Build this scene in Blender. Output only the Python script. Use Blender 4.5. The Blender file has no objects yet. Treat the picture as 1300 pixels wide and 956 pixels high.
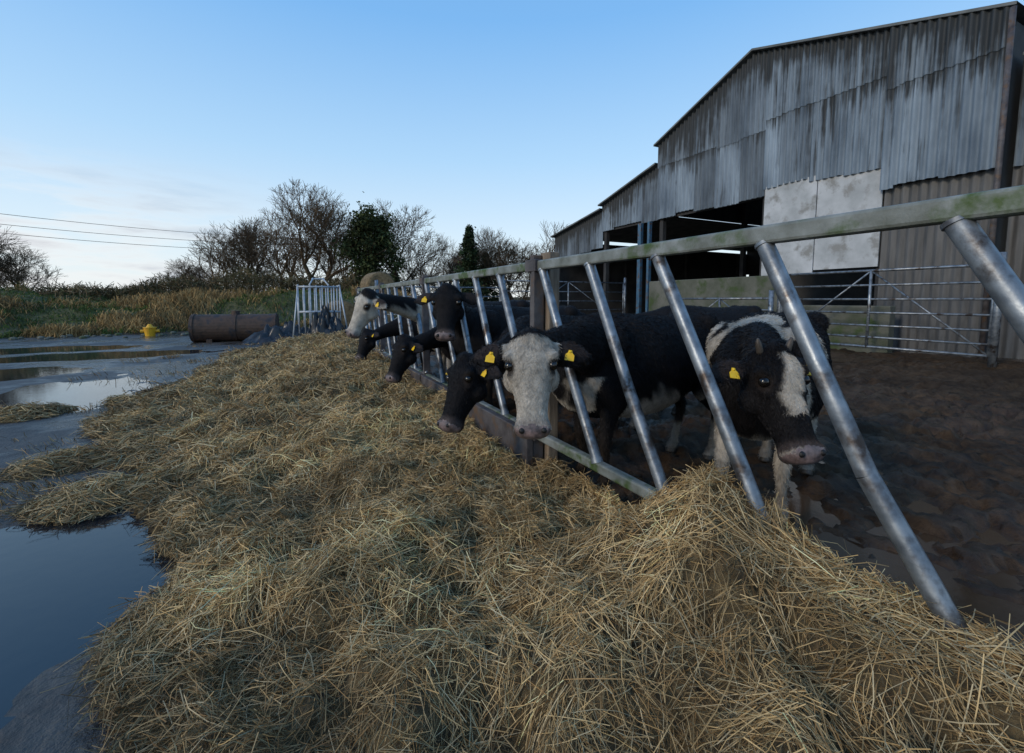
import bpy, math, random
import numpy as np
from mathutils import Vector, Quaternion
rng=np.random.default_rng(7); random.seed(7)
sc=bpy.context.scene
# ---------------------------------------------------------------- noise
_lat=np.random.default_rng(11).random((256,256))
def vnoise(x,y):
    xi=np.floor(x).astype(int); yi=np.floor(y).astype(int)
    fx=x-xi; fy=y-yi; fx=fx*fx*(3-2*fx); fy=fy*fy*(3-2*fy)
    a=_lat[xi%256,yi%256]; b=_lat[(xi+1)%256,yi%256]; c=_lat[xi%256,(yi+1)%256]; d=_lat[(xi+1)%256,(yi+1)%256]
    return (a*(1-fx)+b*fx)*(1-fy)+(c*(1-fx)+d*fx)*fy
def fbm(x,y,o=4):
    s=0;a=.5;t=0
    for i in range(o):
        s=s+a*vnoise(x*2**i+i*17.3,y*2**i+i*9.1); t+=a; a*=.5
    return s/t
def sstep(a,b,x):
    t=np.clip((x-a)/(b-a),0,1); return t*t*(3-2*t)
def nrm(v): 
    v=np.asarray(v,float); return v/np.maximum(np.linalg.norm(v,axis=-1,keepdims=True),1e-9)
# ---------------------------------------------------------------- mesh helpers
def link(o,parent=None):
    sc.collection.objects.link(o)
    if parent: o.parent=parent
    return o
def empty(name):
    e=bpy.data.objects.new(name,None); e.empty_display_size=.2; sc.collection.objects.link(e); return e
def fast(name,V,F,mat=None,cols=None,smooth=False,parent=None,lnk=True,uniform=True):
    me=bpy.data.meshes.new(name)
    V=np.asarray(V,dtype=np.float32)
    if uniform:
        F=np.asarray(F,dtype=np.int32); k=F.shape[1]; n=len(F)
        me.vertices.add(len(V)); me.vertices.foreach_set('co',V.ravel())
        me.loops.add(n*k); me.polygons.add(n)
        me.polygons.foreach_set('loop_start',np.arange(n,dtype=np.int32)*k)
        me.loops.foreach_set('vertex_index',F.ravel())
        me.update(calc_edges=True); me.validate()
    else:
        me.from_pydata(V.tolist(),[],F); me.update()
    if cols is not None:
        a=me.color_attributes.new('col','FLOAT_COLOR','POINT')
        c=np.ones((len(V),4),dtype=np.float32); c[:,:3]=cols
        a.data.foreach_set('color',c.ravel())
    if smooth: me.polygons.foreach_set('use_smooth',np.ones(len(me.polygons),dtype=bool))
    if mat: 
        for m in (mat if isinstance(mat,list) else [mat]): me.materials.append(m)
    if not lnk: return me
    return link(bpy.data.objects.new(name,me),parent)
class B:
    def __init__(s): s.V=[]; s.F=[]
    def tube(s,p0,p1,r0,r1=None,n=8,cap=True):
        r1=r0 if r1 is None else r1
        p0=np.array(p0,float);p1=np.array(p1,float); d=nrm(p1-p0)
        h=np.array([0,0,1.]) if abs(d[2])<.9 else np.array([1.,0,0])
        a=nrm(np.cross(d,h)); b=np.cross(d,a); i0=len(s.V)
        for p,r in((p0,r0),(p1,r1)):
            for k in range(n):
                t=2*math.pi*k/n; s.V.append(p+r*(a*math.cos(t)+b*math.sin(t)))
        for k in range(n):
            s.F.append((i0+k,i0+(k+1)%n,i0+n+(k+1)%n,i0+n+k))
        if cap: s.F.append(tuple(i0+k for k in range(n))[::-1]); s.F.append(tuple(i0+n+k for k in range(n)))
    def box(s,x0,x1,y0,y1,z0,z1):
        i=len(s.V)
        for x in(x0,x1):
            for y in(y0,y1):
                for z in(z0,z1): s.V.append(np.array([x,y,z],float))
        for f in((0,1,3,2),(4,6,7,5),(0,4,5,1),(2,3,7,6),(0,2,6,4),(1,5,7,3)): s.F.append(tuple(i+k for k in f))
    def quad(s,*p):
        i=len(s.V)
        for q in p: s.V.append(np.array(q,float))
        s.F.append(tuple(range(i,i+len(p))))
    def ell(s,c,r,n=14,m=8):
        i0=len(s.V); c=np.array(c,float)
        for j in range(1,m):
            ph=math.pi*j/m
            for k in range(n):
                t=2*math.pi*k/n; s.V.append(c+np.array([r[0]*math.sin(ph)*math.cos(t),r[1]*math.sin(ph)*math.sin(t),r[2]*math.cos(ph)]))
        s.V.append(c+[0,0,r[2]]); s.V.append(c-[0,0,r[2]]); T=len(s.V)-2
        for j in range(m-2):
            for k in range(n): s.F.append((i0+j*n+k,i0+(j+1)*n+k,i0+(j+1)*n+(k+1)%n,i0+j*n+(k+1)%n))
        for k in range(n):
            s.F.append((T,i0+k,i0+(k+1)%n)); s.F.append((T+1,i0+(m-2)*n+(k+1)%n,i0+(m-2)*n+k))
    def obj(s,name,mat,parent=None,smooth=False,bevel=0):
        o=fast(name,np.array(s.V),s.F,mat,smooth=smooth,parent=parent,uniform=False)
        if bevel:
            b=o.modifiers.new('b','BEVEL'); b.width=bevel; b.segments=2; b.limit_method='ANGLE'
        return o
# ---------------------------------------------------------------- materials
def mat(name,c1,c2=None,scale=4,rough=.8,rough2=None,metal=0,bump=0,bscale=None,attr=False,stretch=(1,1,1),c3=None,s3=20,lo=.35,hi=.65,spec=.5,detail=8):
    m=bpy.data.materials.new(name); m.use_nodes=True; nt=m.node_tree; N=nt.nodes; L=nt.links
    b=N['Principled BSDF']; b.inputs['Roughness'].default_value=rough; b.inputs['Metallic'].default_value=metal
    b.inputs['Specular IOR Level'].default_value=spec
    tc=N.new('ShaderNodeTexCoord'); mp=N.new('ShaderNodeMapping'); mp.inputs['Scale'].default_value=stretch
    L.new(tc.outputs['Object'],mp.inputs[0])
    def noise(sv,d=detail):
        n=N.new('ShaderNodeTexNoise'); n.inputs['Scale'].default_value=sv; n.inputs['Detail'].default_value=d; n.inputs['Roughness'].default_value=.6
        L.new(mp.outputs[0],n.inputs['Vector']); return n
    def ramp(src,a,bb,ca,cb):
        r=N.new('ShaderNodeValToRGB'); r.color_ramp.elements[0].position=a; r.color_ramp.elements[1].position=bb
        r.color_ramp.elements[0].color=(*ca,1); r.color_ramp.elements[1].color=(*cb,1); L.new(src,r.inputs[0]); return r
    n1=noise(scale)
    if attr:
        at=N.new('ShaderNodeAttribute'); at.attribute_name='col'
        mx=N.new('ShaderNodeMixRGB'); mx.blend_type='MULTIPLY'; mx.inputs[0].default_value=1
        r=ramp(n1.outputs['Fac'],.3,.7,(.7,.7,.7),(1.15,1.15,1.15))
        L.new(at.outputs['Color'],mx.inputs[1]); L.new(r.outputs[0],mx.inputs[2]); out=mx.outputs[0]
    else:
        r=ramp(n1.outputs['Fac'],lo,hi,c1,c2 or c1); out=r.outputs[0]
    if c3:
        n3=noise(s3); r3=ramp(n3.outputs['Fac'],.52,.64,(0,0,0),(1,1,1))
        mx=N.new('ShaderNodeMixRGB'); L.new(r3.outputs[0],mx.inputs[0]); L.new(out,mx.inputs[1]); mx.inputs[2].default_value=(*c3,1); out=mx.outputs[0]
    L.new(out,b.inputs['Base Color'])
    if rough2 is not None:
        n4=noise(scale*.7); mr=N.new('ShaderNodeMapRange'); mr.inputs[1].default_value=lo; mr.inputs[2].default_value=hi
        mr.inputs[3].default_value=rough; mr.inputs[4].default_value=rough2; L.new(n4.outputs['Fac'],mr.inputs[0]); L.new(mr.outputs[0],b.inputs['Roughness'])
    if bump:
        n2=noise(bscale or scale*4); bp=N.new('ShaderNodeBump'); bp.inputs['Strength'].default_value=1; bp.inputs['Distance'].default_value=bump
        L.new(n2.outputs['Fac'],bp.inputs['Height']); L.new(bp.outputs[0],b.inputs['Normal'])
    return m
M_straw=mat('straw',(0,0,0),attr=True,scale=3,rough=.7,spec=.3)
M_strawbase=mat('straw_base',(.045,.032,.015),(.17,.12,.055),scale=14,rough=.9,bump=.02,bscale=60)
M_galv=mat('galvanised',(.12,.14,.165),(.30,.33,.36),scale=9,rough=.34,rough2=.55,metal=.65,bump=.0015,bscale=40,c3=(.055,.042,.035),s3=6)
M_rail=mat('rail_mossy',(.12,.13,.11),(.25,.27,.26),scale=7,rough=.6,metal=.2,bump=.002,bscale=60,c3=(.055,.09,.022),s3=5)
M_rust=mat('rusty_plate',(.04,.033,.035),(.11,.10,.10),scale=5,rough=.6,bump=.004,bscale=30,c3=(.11,.065,.037),s3=7)
M_bark=mat('bark',(.055,.037,.02),(.15,.10,.055),scale=6,rough=.95)
M_leaf=mat('foliage',(0,0,0),attr=True,scale=1,rough=.8,spec=.2)
M_grass=mat('grass_blades',(0,0,0),attr=True,scale=.5,rough=.8,spec=.2)
M_fur=mat('fur',(0,0,0),attr=True,scale=25,rough=.7,spec=.15,bump=.006,bscale=110)
M_furb=mat('fur_strands',(0,0,0),attr=True,scale=25,rough=.55,spec=.2)
M_nose=mat('wet_nose',(.05,.04,.042),(.24,.17,.16),scale=22,rough=.28,bump=.003,bscale=150)
M_hoof=mat('hoof',(.03,.025,.02),(.08,.06,.045),scale=20,rough=.5)
M_eye=mat('eye',(.006,.004,.003),rough=.06,spec=.6)
M_dark=mat('nostril',(.006,.005,.005),rough=.6)
M_tag=mat('yellow_tag',(.85,.55,.01),(.8,.45,.01),scale=30,rough=.4)
M_yel=mat('yellow_paint',(.75,.42,.01),(.6,.3,.02),scale=8,rough=.45)
M_wood=mat('wood_post',(.12,.09,.065),(.24,.19,.14),scale=3,stretch=(8,8,1),rough=.85,bump=.004)
M_con=mat('mossy_concrete',(.06,.07,.045),(.14,.14,.12),scale=1.3,rough=.9,bump=.01,bscale=12,c3=(.045,.07,.022),s3=1.6)
M_white=mat('white_sheet',(.32,.34,.35),(.50,.52,.54),scale=1.2,rough=.6,c3=(.24,.24,.23),s3=2.2)
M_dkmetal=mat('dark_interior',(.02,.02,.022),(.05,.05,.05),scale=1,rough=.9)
M_blue=mat('blue_steel',(.03,.09,.16),(.06,.14,.22),scale=5,rough=.5,c3=(.1,.06,.04),s3=6)
M_plastic=mat('black_plastic',(.010,.010,.012),(.025,.025,.03),scale=5,rough=.3)
M_tank=mat('rusty_tank',(.03,.02,.015),(.11,.06,.036),scale=3,rough=.7,bump=.01,bscale=14,c3=(.02,.02,.025),s3=3)
M_bale=mat('bale_straw',(.10,.07,.035),(.26,.19,.10),scale=9,rough=.9,bump=.04,bscale=30)
M_roof=mat('roof_sheet',(.08,.09,.09),(.16,.17,.17),scale=2,rough=.9)
def wallmat():
    m=bpy.data.materials.new('corrugated_cladding'); m.use_nodes=True; nt=m.node_tree;N=nt.nodes;L=nt.links;b=N['Principled BSDF']; b.inputs['Roughness'].default_value=.7
    tc=N.new('ShaderNodeTexCoord')
    def noise(sc_,st,d=8):
        mp=N.new('ShaderNodeMapping'); mp.inputs['Scale'].default_value=st; L.new(tc.outputs['Object'],mp.inputs[0])
        n=N.new('ShaderNodeTexNoise'); n.inputs['Scale'].default_value=sc_; n.inputs['Detail'].default_value=d; n.inputs['Roughness'].default_value=.65; L.new(mp.outputs[0],n.inputs[0]); return n.outputs['Fac']
    def ramp(src,a,c,ca,cb):
        r=N.new('ShaderNodeValToRGB'); r.color_ramp.elements[0].position=a; r.color_ramp.elements[1].position=c
        r.color_ramp.elements[0].color=(*ca,1); r.color_ramp.elements[1].color=(*cb,1); L.new(src,r.inputs[0]); return r.outputs[0]
    at=N.new('ShaderNodeAttribute'); at.attribute_name='col'
    base=ramp(noise(1.0,(1,1,.25)),.35,.65,(.075,.105,.14),(.22,.275,.33))
    mu=N.new('ShaderNodeMixRGB'); mu.blend_type='MULTIPLY'; mu.inputs[0].default_value=1; L.new(base,mu.inputs[1])
    sep=N.new('ShaderNodeSeparateColor'); L.new(at.outputs['Color'],sep.inputs[0]); 
    cmb=N.new('ShaderNodeCombineColor'); 
    for i in range(3): L.new(sep.outputs[0],cmb.inputs[i])
    L.new(cmb.outputs[0],mu.inputs[2])
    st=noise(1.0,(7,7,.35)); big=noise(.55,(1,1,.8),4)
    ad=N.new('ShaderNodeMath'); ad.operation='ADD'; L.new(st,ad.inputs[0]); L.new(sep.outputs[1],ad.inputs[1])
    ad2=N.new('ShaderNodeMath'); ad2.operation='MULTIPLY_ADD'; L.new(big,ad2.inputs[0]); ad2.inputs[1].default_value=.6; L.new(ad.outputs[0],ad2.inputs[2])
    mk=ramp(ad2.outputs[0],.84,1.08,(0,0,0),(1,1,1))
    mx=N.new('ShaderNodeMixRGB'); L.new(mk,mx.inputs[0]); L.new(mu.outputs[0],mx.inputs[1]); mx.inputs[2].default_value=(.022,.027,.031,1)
    L.new(mx.outputs[0],b.inputs['Base Color'])
    return m
M_clad=wallmat()
def groundmat():
    m=bpy.data.materials.new('yard_ground'); m.use_nodes=True; nt=m.node_tree;N=nt.nodes;L=nt.links;b=N['Principled BSDF']
    tc=N.new('ShaderNodeTexCoord'); at=N.new('ShaderNodeAttribute'); at.attribute_name='col'
    sep=N.new('ShaderNodeSeparateColor'); L.new(at.outputs['Color'],sep.inputs[0])
    def noise(s,d=9,r=.6):
        n=N.new('ShaderNodeTexNoise'); n.inputs['Scale'].default_value=s; n.inputs['Detail'].default_value=d; n.inputs['Roughness'].default_value=r; L.new(tc.outputs['Object'],n.inputs[0]); return n.outputs['Fac']
    def ramp(src,a,c,ca,cb):
        r=N.new('ShaderNodeValToRGB'); r.color_ramp.elements[0].position=a; r.color_ramp.elements[1].position=c
        r.color_ramp.elements[0].color=(*ca,1); r.color_ramp.elements[1].color=(*cb,1); L.new(src,r.inputs[0]); return r.outputs[0]
    def mix(f,a,c):
        x=N.new('ShaderNodeMixRGB'); L.new(f,x.inputs[0]); L.new(a,x.inputs[1]); L.new(c,x.inputs[2]); return x.outputs[0]
    nA=noise(.8); nB=noise(9)
    con=mix(ramp(nA,.4,.6,(0,0,0),(1,1,1)),ramp(nB,.3,.7,(.018,.017,.018),(.05,.046,.044)),ramp(nB,.3,.7,(.04,.036,.034),(.10,.09,.08)))
    mud=mix(ramp(nA,.35,.65,(0,0,0),(1,1,1)),ramp(nB,.3,.7,(.018,.010,.005),(.058,.034,.018)),ramp(nB,.3,.7,(.036,.020,.010),(.105,.065,.036)))
    grs=ramp(nB,.3,.7,(.035,.05,.015),(.13,.11,.045))
    c=mix(sep.outputs[0],con,mud); c=mix(sep.outputs[1],c,grs); L.new(c,b.inputs['Base Color'])
    wet=ramp(noise(.6,6),.44,.56,(.10,.10,.10),(.6,.6,.6)); 
    r2=N.new('ShaderNodeMath'); r2.operation='MULTIPLY_ADD'; L.new(sep.outputs[1],r2.inputs[0]); r2.inputs[1].default_value=.6; L.new(wet,r2.inputs[2])
    r3=N.new('ShaderNodeMath'); r3.operation='MULTIPLY_ADD'; L.new(sep.outputs[0],r3.inputs[0]); r3.inputs[1].default_value=.25; L.new(r2.outputs[0],r3.inputs[2]); r3.use_clamp=True
    L.new(r3.outputs[0],b.inputs['Roughness'])
    sp_=N.new('ShaderNodeMath'); sp_.operation='MULTIPLY_ADD'; L.new(sep.outputs[0],sp_.inputs[0]); sp_.inputs[1].default_value=-.3; sp_.inputs[2].default_value=.5; L.new(sp_.outputs[0],b.inputs['Specular IOR Level'])
    bp=N.new('ShaderNodeBump'); bp.inputs['Distance'].default_value=.018; L.new(noise(22,6),bp.inputs['Height']); L.new(bp.outputs[0],b.inputs['Normal'])
    return m
M_ground=groundmat()
M_water=mat('puddle_water',(.012,.014,.018),rough=.05,spec=.6,bump=.0008,bscale=8)
M_bwater=mat('muddy_water',(.06,.032,.016),(.085,.048,.026),scale=3,rough=.08,spec=.5,bump=.001,bscale=8)
# ---------------------------------------------------------------- ground
def axis(segs):
    out=[]
    for a,b_,st in segs: out.append(np.arange(a,b_,st))
    return np.unique(np.concatenate(out+[[segs[-1][1]]]))
gx=axis([(-600,-60,40),(-60,-14,2),(-14,-4,.4),(-4,2,.06),(2,6.5,.035),(6.5,9,.08),(9,18,.3),(18,60,3),(60,640,40)])
gy=axis([(-300,-20,40),(-20,-2,1.5),(-2,6,.04),(6,9,.08),(9,21,.25),(21,34,.35),(34,60,2),(60,800,40)])
GX,GY=np.meshgrid(gx,gy,indexing='ij')
def mudmask(X,Y): return sstep(1.6,2.3,X+.3*(fbm(X*1.5,Y*1.5)-.5))*(1-sstep(18,22,Y))*(1-sstep(14.5,16,X))
def bankmask(X,Y):
    e=23+1.6*(fbm(X*.25+40,Y*0+3)-.5)*2
    return sstep(e,e+2.5,Y)*(1-sstep(6,12,X))
def gh(X,Y):
    m=mudmask(X,Y)
    z=.02*(fbm(X*.6,Y*.6)-.5)+.012*(fbm(X*5,Y*5)-.5)
    z=z+m*(.12*(fbm(X*3.1+9,Y*3.1,5)-.5)+.13*(sstep(.42,.58,fbm(X*8,Y*8,4))-.5)*fbm(X*1.3,Y*1.3+6)+.055*(fbm(X*22,Y*22,2)-.5))
    for cx,cy,sx,sy,d in((-1.25,3.1,.75,.75,.05),(-2.6,2.2,1.4,1.2,.05),(2.75,1.1,.75,.8,.10),(-3,9,1.2,1.6,.03),(-6,12,2.4,1.2,.04),(-4.5,15,2.5,.9,.04),(-7,17.5,3,1,.04)):
        z=z-d*np.exp(-((X-cx)/sx)**2-((Y-cy)/sy)**2)*(0.6+.8*fbm(X*2.5,Y*2.5+5))
    top=.95+1.5*(fbm(X*.16+7,Y*.16)-.15)
    bm=bankmask(X,Y); z=z+bm*(top*(sstep(23,26.5,Y)*(1-.55*sstep(30,40,Y)))*(1-sstep(5,11,X))+.6*(fbm(X*1.0,Y*1.3)-.5))
    return z
GZ=gh(GX,GY)
col=np.zeros((GX.size,3)); col[:,0]=mudmask(GX,GY).ravel()
far=np.maximum(bankmask(GX,GY),np.maximum(sstep(27,29,GY),np.maximum(sstep(14,18,-GX),sstep(34,36,GX))))
col[:,1]=far.ravel()
nx,ny=len(gx),len(gy); idx=np.arange(nx*ny).reshape(nx,ny)
F=np.stack([idx[:-1,:-1],idx[1:,:-1],idx[1:,1:],idx[:-1,1:]],-1).reshape(-1,4)
fast('ground',np.stack([GX,GY,GZ],-1).reshape(-1,3),F,M_ground,col,True)
def sheet(name,x0,x1,y0,y1,z,m):
    b=B(); b.quad((x0,y0,z),(x1,y0,z),(x1,y1,z),(x0,y1,z)); return b.obj(name,m)
sheet('puddle',-4.2,-.2,.6,4.8,-.018,M_water)
sheet('puddle',-11,-1.5,7,19.5,-.013,M_water)
sheet('muddy_puddle',2.0,4.6,.0,2.6,-.04,M_bwater)
# ---------------------------------------------------------------- straw
def strawH(X,Y):
    xe=np.interp(Y,[-2,0,1.5,2.5,3.3,5,6.6,9,13.6,16,17],[-.6,-.5,-.45,-.6,-.8,-1.5,-1.9,-1.9,-1.1,-.2,.8])+1.2*(fbm(X*.9+3,Y*.9)-.5)+.6*(fbm(X*3.4,Y*3.4+8)-.5)
    s=np.clip((X-xe)/(1.6-xe),-.3,1)
    h=np.where(s>0,.02+.20*np.abs(s)**.9,s*.6)
    rid=1-np.abs(fbm(X*1.7+33,Y*1.7+14,3)-.5)*4
    lump=.20*(fbm(X*1.5+20,Y*1.5+4,3)-.45)+.10*(rid-.5)+.22*(fbm(X*3.6+2,Y*3.6,3)-.5)+.09*(fbm(X*10,Y*10,2)-.5)
    h=h+lump*sstep(-.02,.25,s)
    g=lambda cx,cy,sx,sy,a:a*np.exp(-((X-cx)/sx)**2-((Y-cy)/sy)**2)
    h=h+g(1.45,1.30,.42,.42,.26)+g(1.2,.6,.5,.6,.10)+g(.55,8.1,.8,1.6,.30)+g(.9,10.6,.8,1.5,.25)+g(.2,2.3,.5,.6,.08)+g(.55,4.6,.6,1.0,.10)+g(-.5,5.2,.5,.7,.08)
    h=h+g(1.66,.75,.26,.75,.24)+g(1.6,-.6,.5,.8,.1)
    h=h-g(1.62,3.2,.35,1.2,.16)-g(1.62,2.35,.3,.45,.12)
    cap=.43+.05*(fbm(X*6,Y*6,3)-.5)+.22*np.exp(-((Y-1.42)/.33)**2)+.5*sstep(1.45,1.15,X)
    h=np.where((Y<2.2),np.minimum(h,cap),h)
    h=np.where((Y<1.3)&(X>1.5)&(X<1.78),np.maximum(h,.42+.04*(fbm(X*6,Y*6,3)-.5)),h)
    h=np.where((s>.14)&(X<1.75),np.maximum(h,.03+.05*fbm(X*5,Y*5)),h)
    fall=1-sstep(1.76,1.98,X+.14*(fbm(X*3,Y*3+7)-.5))
    h=h*fall-.12*sstep(1.86,2.05,X)
    for cx,cy,r in((-1.75,5.1,.33),(-1.25,4.1,.35),(-2.9,7.6,.4)):
        h=np.maximum(h,.10*np.exp(-((X-cx)/r)**2-((Y-cy)/r)**2)*(.6+.8*fbm(X*6,Y*6))-.03)
    h=h-.3*sstep(16,17.5,Y)
    return h
sx=np.arange(-3.4,2.4,.03); sy=np.arange(-1.5,17.5,.03)
SX,SY=np.meshgrid(sx,sy,indexing='ij'); SZ=strawH(SX,SY)
SZ=np.where(SZ<.012,-.08,SZ-.01)
idx=np.arange(SX.size).reshape(SX.shape)
F=np.stack([idx[:-1,:-1],idx[1:,:-1],idx[1:,1:],idx[:-1,1:]],-1).reshape(-1,4)
keep=(SZ.ravel()[F]>-.07).any(1); F=F[keep]
straw=fast('straw_pile',np.stack([SX,SY,SZ],-1).reshape(-1,3),F,M_strawbase,None,True)
def ribbons(P,D,L,W,bend,cols,segs=3):
    n=len(P); D=nrm(D); R=nrm(rng.normal(size=(n,3))); side=nrm(np.cross(D,R)); bd=np.cross(side,D)
    V=np.zeros((n,(segs+1)*2,3))
    for k in range(segs+1):
        s=k/segs; c=P+D*(L*(s-.5))[:,None]+bd*(bend*L*(4*s*(1-s)))[:,None]
        V[:,2*k]=c-side*(W/2)[:,None]; V[:,2*k+1]=c+side*(W/2)[:,None]
    base=np.arange(n)[:,None]*((segs+1)*2)
    Fs=[np.stack([base[:,0]+2*k,base[:,0]+2*k+1,base[:,0]+2*k+3,base[:,0]+2*k+2],-1) for k in range(segs)]
    return V.reshape(-1,3),np.concatenate(Fs),np.repeat(cols,(segs+1)*2,axis=0)
def straw_strands(n,zmin,zmax,seed,lo,hi):
    r=np.random.default_rng(seed)
    X=r.uniform(-3.4,2.15,n); Y=r.uniform(zmin,zmax,n)
    H=strawH(X,Y); e=.02
    lit=.22*sstep(.50,.72,fbm(X*2+5,Y*2))*sstep(-.35,-.05,H)*(gh(X,Y)>-.016)
    ok=(H>.0)|((r.random(n)<lit)&(X<1.9)); X=X[ok];Y=Y[ok];H=H[ok]; n=len(X)
    H=np.maximum(H,.004)
    dx=(strawH(X+e,Y)-H)/e; dy=(strawH(X,Y+e)-H)/e; dx=np.clip(dx,-1.4,1.4); dy=np.clip(dy,-1.4,1.4)
    ang=fbm(X*1.8+50,Y*1.8+31,3)*16+r.normal(size=n)*.7
    c,s=np.cos(ang),np.sin(ang)
    D=np.stack([c,s,c*dx+s*dy+r.normal(size=n)*.24],-1)
    dist=np.sqrt(X**2+Y**2)
    L=r.uniform(lo,hi,n)*(1+.6*(r.random(n)<.1)); W=(.0013+.0007*dist)*r.uniform(.5,1.3,n)
    L=np.where(H<.02,L*.5,L)
    P=np.stack([X,Y,H+r.uniform(-.006,.03,n)*np.where(H>.02,1,.15)],-1)
    t=r.random(n)[:,None]; v=(r.uniform(.45,1.15,n)*(.35+1.4*fbm(X*2.2,Y*2.2,3)))[:,None]
    cA=np.array([.58,.405,.19]); cB=np.array([.31,.19,.078]); cC=np.array([.60,.47,.27])
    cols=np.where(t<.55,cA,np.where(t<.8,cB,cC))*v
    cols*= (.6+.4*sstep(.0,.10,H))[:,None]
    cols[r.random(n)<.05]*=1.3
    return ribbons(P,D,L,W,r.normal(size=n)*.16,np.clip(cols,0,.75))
Vs=[];Fs=[];Cs=[];o=0
for a in((105000,-.6,2.4,1,.06,.2),(90000,2.0,4.6,2,.07,.22),(55000,4.4,8.5,3,.1,.28),(42000,8.4,17,4,.14,.36)):
    V,F,C=straw_strands(*a); Vs.append(V);Fs.append(F+o);Cs.append(C);o+=len(V)
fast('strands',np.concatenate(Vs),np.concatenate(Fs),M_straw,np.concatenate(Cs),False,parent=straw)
# ---------------------------------------------------------------- feed barrier
XF=1.72; RZ=1.657
fb=empty('feed_barrier')
rail=B()
posts=[-.05,3.03,6.08,9.13,12.2]
for i in range(4):
    y0,y1=posts[i]+.03,posts[i+1]-.03
    if i==0: y0=-.9
    rail.box(XF-.03,XF+.03,y0,y1,RZ-.036,RZ+.036)
    rail.box(XF-.03,XF+.03,y0,y1,.335,.40)
rail.obj('rails',M_rail,fb,bevel=.012)
bars=B()
for i in range(4):
    for k in range(5):
        yt=posts[i]+.65+.578*k if i else .615+.58*k
        if i==0 and k==4: yt=2.93
        if i and k==4: yt=posts[i+1]-.08
        a=np.array([XF,yt,RZ-.03]); c=np.array([XF,yt-.69,.39]); R_=.033
        m_=a*.42+c*.58+np.array([.014*random.uniform(-1,1),.02*random.uniform(-1,1),0])
        if i==0 and k==1: m_=a*.35+c*.65+np.array([-.02,.03,0])
        bars.tube(a,m_,R_,R_,16,False); bars.tube(m_,c,R_,R_,16,False)
        bars.tube(c+[0,0,-.005],c+[0,.013,.025],R_+.006,R_+.004,14); bars.tube(a-[0,.006,.012],a+[0,0,0],R_+.005,R_+.004,14)
for yt in(.035,-.545):
    bars.tube((XF,yt,RZ-.03),(XF,yt-.69,.39),.033,.033,14)
bo=bars.obj('diagonal_bars',M_galv,fb,smooth=True)
es=bo.modifiers.new('e','EDGE_SPLIT'); es.split_angle=math.radians(40)
pb=B()
for y in posts[1:]:
    pb.box(XF-.045,XF+.045,y-.05,y-.004,-.1,1.70); pb.box(XF-.02,XF+.055,y+.0,y+.06,-.1,1.74)
pb.obj('posts',M_rust,fb,bevel=.006)
wb=B(); wb.box(XF+.06,XF+.15,2.93,3.07,-.1,1.76); wb.obj('timber_post',M_wood,fb,bevel=.01)
kb=B()
for i in(1,2,3):
    kb.box(XF-.11,XF-.05,posts[i]-.06,posts[i+1]-.12,-.05,.40)
kb.obj('kick_boards',M_rust,fb,bevel=.008)
br=B()
for y in posts[1:]:
    for z in(.37,RZ): br.box(XF-.05,XF+.062,y-.075,y+.085,z-.043,z+.044)
br.obj('brackets',M_rust,fb,bevel=.004)
# ---------------------------------------------------------------- cows
def cat(A,k=4):
    A=np.asarray(A,float); P=np.vstack([2*A[0]-A[1],A,2*A[-1]-A[-2]]); out=[]
    for i in range(1,len(P)-2):
        for j in range(k):
            t=j/k; p0,p1,p2,p3=P[i-1:i+3]
            out.append(.5*((2*p1)+(-p0+p2)*t+(2*p0-5*p1+4*p2-p3)*t*t+(-p0+3*p1-3*p2+p3)*t**3))
    out.append(P[-2]); return np.array(out)
def loft(bd,A,up,n=20,pw=2.0,k=4):
    R=cat(A,k); C=R[:,:3]; hw=np.maximum(R[:,3],.004); hh=np.maximum(R[:,4],.004)
    T=nrm(np.gradient(C,axis=0)); up=np.broadcast_to(np.array(up,float),C.shape)
    S=nrm(np.cross(T,up)); U=np.cross(S,T); i0=len(bd.V)
    for i in range(len(C)):
        for q in range(n):
            t=2*math.pi*q/n; c,s=math.cos(t),math.sin(t); e=2/pw
            c=math.copysign(abs(c)**e,c); s=math.copysign(abs(s)**e,s)
            bd.V.append(C[i]+S[i]*hw[i]*c+U[i]*hh[i]*s)
    for i in range(len(C)-1):
        for q in range(n): bd.F.append((i0+i*n+q,i0+i*n+(q+1)%n,i0+(i+1)*n+(q+1)%n,i0+(i+1)*n+q))
    bd.F.append(tuple(i0+q for q in range(n))[::-1]); bd.F.append(tuple(i0+(len(C)-1)*n+q for q in range(n)))
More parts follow.
